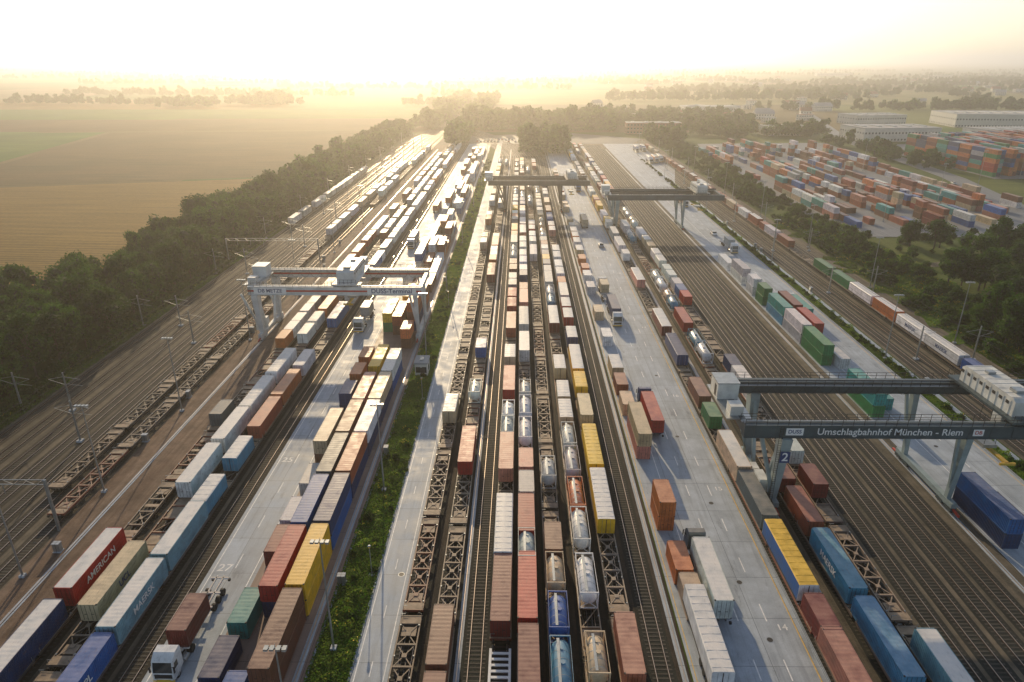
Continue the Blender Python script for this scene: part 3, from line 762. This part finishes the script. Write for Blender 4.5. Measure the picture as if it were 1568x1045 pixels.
# ------------------------------------------------------------------ lamps, masts
def lamp_mesh(h):
    m=MB(); m.cyl((0,0,0),(0,0,h),.15,10,0,.07); m.box(-.35,.35,-.35,.35,0,.35,1)
    m.beam((-.9,0,h),(.9,0,h),.09,.09,0)
    for sx in (-.85,-.3,.3,.85): m.box(sx-.2,sx+.2,-.3,.25,h-.12,h+.1,0)
    for sx in (-.85,.85): m.box(sx-.2,sx+.2,-.3,.25,h-.15,h-.121,2)
    m.cyl((0,0,h+.1),(0,0,h+.5),.03,6,0)
    return m.mesh('floodlight_mast',[M_gal,M_conc,M_lens])
LM=lamp_mesh(16)
m=MB(); m.cyl((0,0,0),(0,0,4.5),.06,8,0,.05); m.cyl((0,0,4.5),(0,0,4.85),.12,10,1,.2); m.cyl((0,0,4.85),(0,0,4.95),.24,10,0,.1); m.cyl((0,0,0),(0,0,.12),.5,12,0)
LS=m.mesh('lamp_post',[M_gal,M_cr_yel])
for y in (74,94,122,160,200,245,295,350,410,480): put('floodlight_mast',LM,(-68.4,y,0))
for y in (47,62,95,150,200,260,330,400,480): put('floodlight_mast',LM,(-22.3,y,0),0)
for y in (75,128,185): put('lamp_post',LS,(-20.3,y,0))
for y in (120,160,205,255,310,370,440): put('floodlight_mast',LM,(109.5,y,0)); 
for y in (150,230,320,420,520): put('floodlight_mast',LM,(87.2,y,0))
for x,y in ((160,300),(200,330),(175,420),(220,450),(250,380),(300,420)): put('floodlight_mast',LM,(x,y,0),0,None,None,(1,1,1.3))
def catenary():
    m=MB()
    m.beam((0,0,0),(0,0,8.5),.3,.3,0,.22,.22); m.box(-.5,.5,-.5,.5,-.1,.3,1)
    m.beam((0,0,7.6),(3.2,0,7.0),.06,.06,0); m.beam((0,0,5.8),(3.2,0,7.0),.06,.06,0); m.beam((.3,0,6.0),(3.4,0,5.6),.05,.05,0)
    m.beam((0,0,7.6),(-3.2,0,7.0),.06,.06,0); m.beam((0,0,5.8),(-3.2,0,7.0),.06,.06,0)
    return m.mesh('catenary_mast',[M_gal,M_conc])
CM=catenary()
for xx in (-90.8,-82,-101):
    for y in range(62,600,48): put('catenary_mast',CM,(xx,y+(0 if xx>-90 else 12),0))
for xx in (94.6,108):
    for y in range(100,600,50): put('catenary_mast',CM,(xx,y,0))
m=MB()
for x in (-93,-88.5,-84,-80,92.5,96.7,101.2,105.6):
    for z in (7.0,5.6): m.beam((x,30,z),(x,600,z),.035,.035,0)
put('overhead_wires',m.mesh('overhead_wires',[M_steel]))
for Y in (84,230):
    m=MB()
    for x in (-101.5,-69.6): m.beam((x,0,0),(x,0,9),.35,.35,0)
    for zz in (8.2,9): m.beam((-101.5,0,zz),(-69.6,0,zz),.1,.1,0)
    x=-101.5;k=0
    while x<-70.5: m.beam((x,0,8.2 if k%2 else 9),(x+1.6,0,9 if k%2 else 8.2),.06,.06,0); x+=1.6;k+=1
    for x in (-97.5,-93,-88.5,-84,-80,-76): m.beam((x,0,8.2),(x,0,6.6),.1,.1,0)
    put('catenary_portal',m.mesh('catenary_portal',[M_gal]),(0,Y,0))
m=MB(); m.box(-.5,.5,-.35,.35,0,1.4,0); m.box(-.55,.55,-.4,.4,1.4,1.48,1); m.box(-.02,.02,-.36,-.35,.1,1.35,2); m.box(-.6,.6,-.45,.45,-.1,.1,1)
CB=m.mesh('relay_cabinet',[M_gal,M_conc,M_steel])
for i in range(26): put('relay_cabinet',CB,(R.choice([-66.8,-66.8,-69.8,50.2,89.5,-24.0]),R.uniform(62,330),0),R.choice([0,math.pi/2]))
# ------------------------------------------------------------------ buildings
M_wall=simple('rendered_wall',(.58,.56,.50),.8,0,.15,.2); M_roofr=simple('roof_tiles',(.28,.11,.07),.8,0,.3,.6); M_roofg=simple('flat_roof_felt',(.36,.36,.36),.8,0,.3,.1)
M_brick=simple('brick_wall',(.28,.13,.09),.85,0,.2,.4)
def building(name,x,y,w,d,h,storeys,wall,roof,gable=False,rz=0):
    E=empty(name,(x,y,-.02)); E.rotation_euler=(0,0,rz)
    a=MB(); a.box(-w/2,w/2,-d/2,d/2,0,h); put('walls',a.mesh('walls',[wall]),(0,0,0),0,None,E)
    r=MB()
    if gable:
        rh=d*.35
        r.hexa([(-w/2-.4,-d/2-.4,h),(w/2+.4,-d/2-.4,h),(w/2+.4,d/2+.4,h),(-w/2-.4,d/2+.4,h),(-w/2-.4,-.05,h+rh),(w/2+.4,-.05,h+rh),(w/2+.4,.05,h+rh),(-w/2-.4,.05,h+rh)],0)
        r.box(w*.2,w*.2+.6,-.3,.3,h+rh*.6,h+rh+.7,1)
    else:
        r.box(-w/2-.15,w/2+.15,-d/2-.15,d/2+.15,h,h+.4,0)
        n=max(1,int(w/12))
        for k in range(n):
            xx=-w/2+(k+.5)*w/n; q=min(1.5,w*.15); r.box(xx-q,xx+q,-d*.2,d*.2,h+.4,h+.4+q*.45,1)
    put('roof',r.mesh('roof',[roof,M_gal]),(0,0,0),0,None,E)
    g=MB(); n=max(2,int(w/3)); hw=min(.7,w/n*.35)
    for s in range(storeys):
        for k in range(n):
            xx=-w/2+(k+.5)*w/n; z0=s*h/storeys+.9; z1=min(h-.3,z0+1.4)
            for yy,sg_ in ((-d/2,-1),(d/2,1)):
                g.box(xx-hw,xx+hw,min(yy,yy+sg_*.04),max(yy,yy+sg_*.04),z0,z1,0)
                g.box(xx-hw-.1,xx+hw+.1,min(yy,yy+sg_*.1),max(yy,yy+sg_*.1),z0-.12,z0,1)
        nd=max(1,int(d/4))
        for k in range(nd):
            yy=-d/2+(k+.5)*d/nd; z0=s*h/storeys+.9
            for sx in (-1,1): g.box(min(sx*w/2,sx*(w/2+.04)),max(sx*w/2,sx*(w/2+.04)),yy-.6,yy+.6,z0,z0+1.3,0)
    put('windows',g.mesh('windows',[M_glass,M_wall]),(0,0,0),0,None,E)
    dd=MB(); dd.box(w*.1-.55,w*.1+.55,-d/2-.06,-d/2,0,2.2); put('door',dd.mesh('door',[M_steel]),(0,0,0),0,None,E)
building('office_building',128,690,52,14,10,3,M_brick,M_roofg)
building('office_building',8,655,18,12,7,2,M_wall,M_roofg)
building('white_house',95,915,20,14,8,2,M_wall,M_roofg,True)
building('control_hut',-22.0,141,2.8,4.0,3.0,1,M_wall,M_roofg)
building('warehouse',330,640,70,40,11,2,M_wall,M_roofg,False,.1)
building('warehouse',430,600,90,50,12,2,M_wall,M_roofg,False,.1)
building('warehouse',520,780,120,60,13,2,M_wall,M_roofg,False,-.1)
building('warehouse',390,800,60,35,10,2,M_wall,M_roofg,False,.2)
building('warehouse',250,960,70,30,9,2,M_wall,M_roofg)
building('warehouse',250,680,40,24,8,2,M_wall,M_roofg,False,.1)
for i in range(70):
    x=R.uniform(250,1500); y=R.uniform(950,2600)
    if i<22: x=R.uniform(100,420); y=R.uniform(800,1100)
    building('house',x,y,R.uniform(10,26),R.uniform(9,14),R.uniform(5,8),2,M_wall,R.choice([M_roofr,M_roofg]),R.random()<.7,R.uniform(-.6,.6))
for i in range(10): building('warehouse',R.uniform(-900,1600),R.uniform(1900,4200),R.uniform(60,160),40,12,2,M_wall,M_roofg,False,R.uniform(-.3,.3))
# ------------------------------------------------------------------ vegetation
def leafquad(m,c,s,mt=0,up=.3):
    n=Vector((R.gauss(0,1),R.gauss(0,1),R.gauss(0,1)+up)).normalized()
    t=n.orthogonal().normalized(); b_=n.cross(t); a=R.uniform(0,6.28)
    t2=t*math.cos(a)+b_*math.sin(a); b2=n.cross(t2)
    c=Vector(c); k=R.uniform(.5,.9)
    m.quad(tuple(c-t2*s),tuple(c-b2*s*k),tuple(c+t2*s),tuple(c+b2*s*k*.8),mt)
def tree_mesh(h,r,clumps,leaves,ls,trunk=True):
    m=MB()
    if trunk:
        m.cyl((0,0,-.3),(0,0,h*.5),.28,8,2,.15)
    for k in range(clumps):
        t=R.random(); z=h*(.28+.62*t); rr=r*math.sin(math.pi*(.18+.72*t))**.7
        a=R.uniform(0,6.28); q=rr*R.uniform(.25,.8)
        c=Vector((math.cos(a)*q,math.sin(a)*q,z)); cr=r*R.uniform(.28,.5)
        if trunk: m.beam((0,0,h*.3*R.uniform(.7,1.3)),tuple(c),.14,.14,2,.04,.04)
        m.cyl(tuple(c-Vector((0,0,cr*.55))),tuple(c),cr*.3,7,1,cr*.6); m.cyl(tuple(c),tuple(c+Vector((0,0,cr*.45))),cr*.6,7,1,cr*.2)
        for j in range(leaves):
            d=Vector((R.gauss(0,1),R.gauss(0,1),R.gauss(0,1)*.85)).normalized()*cr*R.uniform(.55,1.12)
            leafquad(m,c+d,ls*R.uniform(.6,1.3))
    return m.mesh('tree',[M_leaf,M_core,M_bark])
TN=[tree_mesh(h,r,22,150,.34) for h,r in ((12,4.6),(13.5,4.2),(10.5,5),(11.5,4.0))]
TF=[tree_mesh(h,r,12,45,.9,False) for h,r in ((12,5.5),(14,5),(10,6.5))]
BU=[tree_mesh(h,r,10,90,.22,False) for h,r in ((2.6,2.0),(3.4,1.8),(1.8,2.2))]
def forest(name,pts,meshes,smin=.8,smax=1.25,z=-.2):
    E=empty(name)
    for x,y in pts:
        s=R.uniform(smin,smax)
        put('tree_part',R.choice(meshes),(x,y,z),R.uniform(0,6.28),None,E,(s*R.uniform(.9,1.15),s*R.uniform(.9,1.15),s*R.uniform(.85,1.15)))
    return E
pts=[]
y=50
while y<700:
    d=6.2 if y<300 else 8
    x=-107; xe=-127 if y>180 else -146
    while x>xe: pts.append((x+R.uniform(-1.8,1.8),y+R.uniform(-2.2,2.2))); x-=6.6
    y+=d
forest('tree_row',[p for p in pts if p[1]<330],TN,.75,1.3)
forest('tree_row',[p for p in pts if p[1]>=330],TF,.75,1.2)
forest('hedge',[(-102.8+R.uniform(-.9,.9),y+R.uniform(-1,1)) for y in range(55,420,3)],BU,.8,1.3)
def blob(x0,x1,y0,y1,n): return [(R.uniform(x0,x1),R.uniform(y0,y1)) for _ in range(n)]
forest('distant_trees',blob(-52,90,700,800,290)+blob(-56,-46,560,700,22)+blob(3,34,528,590,40),TF,.9,1.6)
forest('distant_trees',blob(90,250,740,900,260)+blob(160,280,640,700,60)+blob(112,140,590,640,26),TF,.7,1.2)
forest('distant_trees',blob(-110,-80,720,1250,160)+blob(-62,-40,740,1250,160)+blob(-430,-380,1120,1200,70),TF,.9,1.5)
ln=[]
for yy,xa,xb in ((1180,-1100,-120),(1020,-900,-430),(1450,-1500,900),(1750,-600,1600),(2150,-2000,2000),(2700,-2500,2500),(3400,-3500,3500),(4300,-4500,4500),(1250,150,1000)):
    x=xa
    while x<xb:
        if math.sin(x*.006+yy)+.6*math.sin(x*.017+yy*2)>-.35:
            for _ in range(2): ln.append((x+R.uniform(-5,5),yy+R.uniform(-16,16)+60*math.sin(x*.002+yy)))
        x+=8+yy*.003
forest('distant_trees',ln,TF,.8,1.4)
cl=[]
for _ in range(48):
    cx,cy=R.uniform(260,1700),R.uniform(850,2600); ax=R.uniform(20,110); ay=R.uniform(6,22); th=R.uniform(-.4,.4)
    for _ in range(int(8+ax*.32)):
        u=R.gauss(0,ax*.5); v_=R.gauss(0,ay*.5); cl.append((cx+u*math.cos(th)-v_*math.sin(th),cy+u*math.sin(th)+v_*math.cos(th)))
forest('distant_trees',cl,TF,.6,1.3)
forest('distant_trees',blob(300,420,330,405,60)+blob(258,284,440,620,40),TF,.5,.9)
forest('roadside_trees',blob(136,172,165,215,50)+blob(172,215,205,250,34)+blob(116,150,110,170,60)+blob(150,162,226,262,5),TN,.55,1.0)
forest('shrubs',blob(113,135,130,400,320)+blob(120,230,225,270,60)+blob(113,138,400,600,160),BU,.6,1.4)
forest('shrubs',[(x,y) for x,y in zip([86.9+R.uniform(-.5,.6) for _ in range(160)],[R.uniform(90,500) for _ in range(160)])],BU,.3,.55)
forest('shrubs',blob(-23.9,-20,50,500,150),BU,.2,.5)
def grass_patch(w,d,n,hmax,flower):
    m=MB()
    pats=[(R.uniform(-w/2,w/2),R.uniform(-d/2,d/2),R.uniform(.5,1.3)) for _ in range(10)]
    for i in range(n):
        x=R.uniform(-w/2,w/2); y=R.uniform(-d/2,d/2)
        hh=.12+.1*R.random()
        for (a,b_,r) in pats:
            dd=math.hypot(x-a,y-b_)
            if dd<r: hh+=hmax*(1-dd/r)*R.random()
        leafquad(m,(x,y,hh),R.uniform(.1,.2),1 if (hh>.45 and R.random()<flower) else 0,1.0)
    return m.mesh('grass_patch',[M_grassb,M_flower])
GP=[grass_patch(5.2,14,3600,1.0,f) for f in (.05,.4,.15)]
E=empty('grass_strip')
rect('grass_verge',-24.4,-19.5,-40,560,.01,M_grass)
y=45
while y<420:
    put('grass_part',R.choice(GP),(-22,y,0),R.choice([0,math.pi]),None,E); y+=14
rect('grass_verge',85.5,89.9,-40,560,-.01,M_grass)
y=95
while y<400:
    put('grass_part',GP[0],(87.3,y,0),R.choice([0,math.pi]),None,E,(.6,1,1)); y+=14
for i in range(120): put('grass_part',R.choice(GP),(R.uniform(114,135),R.uniform(120,300),-.2),R.uniform(0,6),None,E)
for y in range(55,300,14): put('grass_part',GP[0],(-102,y,-.05),0,None,E,(.9,1,.8))
# ------------------------------------------------------------------ mist, sky, sun, camera
m=MB(); m.box(-25000,25000,-2500,35000,-3,112)
M_mist=bpy.data.materials.new('mist'); M_mist.use_nodes=True; nt=M_mist.node_tree; nt.nodes.clear()
o=nt.nodes.new('ShaderNodeOutputMaterial'); vs=nt.nodes.new('ShaderNodeVolumeScatter')
vs.inputs['Color'].default_value=(1,.95,.86,1); vs.inputs['Density'].default_value=.00033; vs.inputs['Anisotropy'].default_value=.7
nt.links.new(vs.outputs[0],o.inputs['Volume'])
put('morning_mist',m.mesh('morning_mist',[M_mist]))
el=math.radians(16.5); az=math.radians(-10)
w=bpy.data.worlds.new("World"); scene.world=w; w.use_nodes=True; nt=w.node_tree
bg=nt.nodes['Background']; sk=nt.nodes.new('ShaderNodeTexSky'); sk.sky_type='NISHITA'; sk.sun_disc=False
sk.sun_elevation=el; sk.sun_rotation=az; sk.air_density=1.0; sk.dust_density=1.0; sk.ozone_density=2.0; sk.altitude=100
hs=nt.nodes.new('ShaderNodeHueSaturation'); hs.inputs['Saturation'].default_value=.72
nt.links.new(sk.outputs[0],hs.inputs['Color']); nt.links.new(hs.outputs[0],bg.inputs[0]); bg.inputs[1].default_value=.15
s=Vector((math.sin(az)*math.cos(el),math.cos(az)*math.cos(el),math.sin(el)))
ld=bpy.data.lights.new('sun','SUN'); ld.energy=5; ld.angle=math.radians(.5); ld.color=(1,.76,.46)
lo=bpy.data.objects.new('sun',ld); COL.objects.link(lo); lo.rotation_euler=s.to_track_quat('Z','Y').to_euler(); lo.location=(0,0,300)
cd=bpy.data.cameras.new('camera'); cd.lens=24; cd.sensor_width=36; cd.clip_end=60000; cd.clip_start=.5
co=bpy.data.objects.new('camera',cd); COL.objects.link(co); co.location=(0,0,66)
co.rotation_euler=(math.radians(90-22.4),0,math.radians(.66)); scene.camera=co
scene.view_settings.view_transform='Standard'; scene.view_settings.look='None'; scene.view_settings.exposure=0
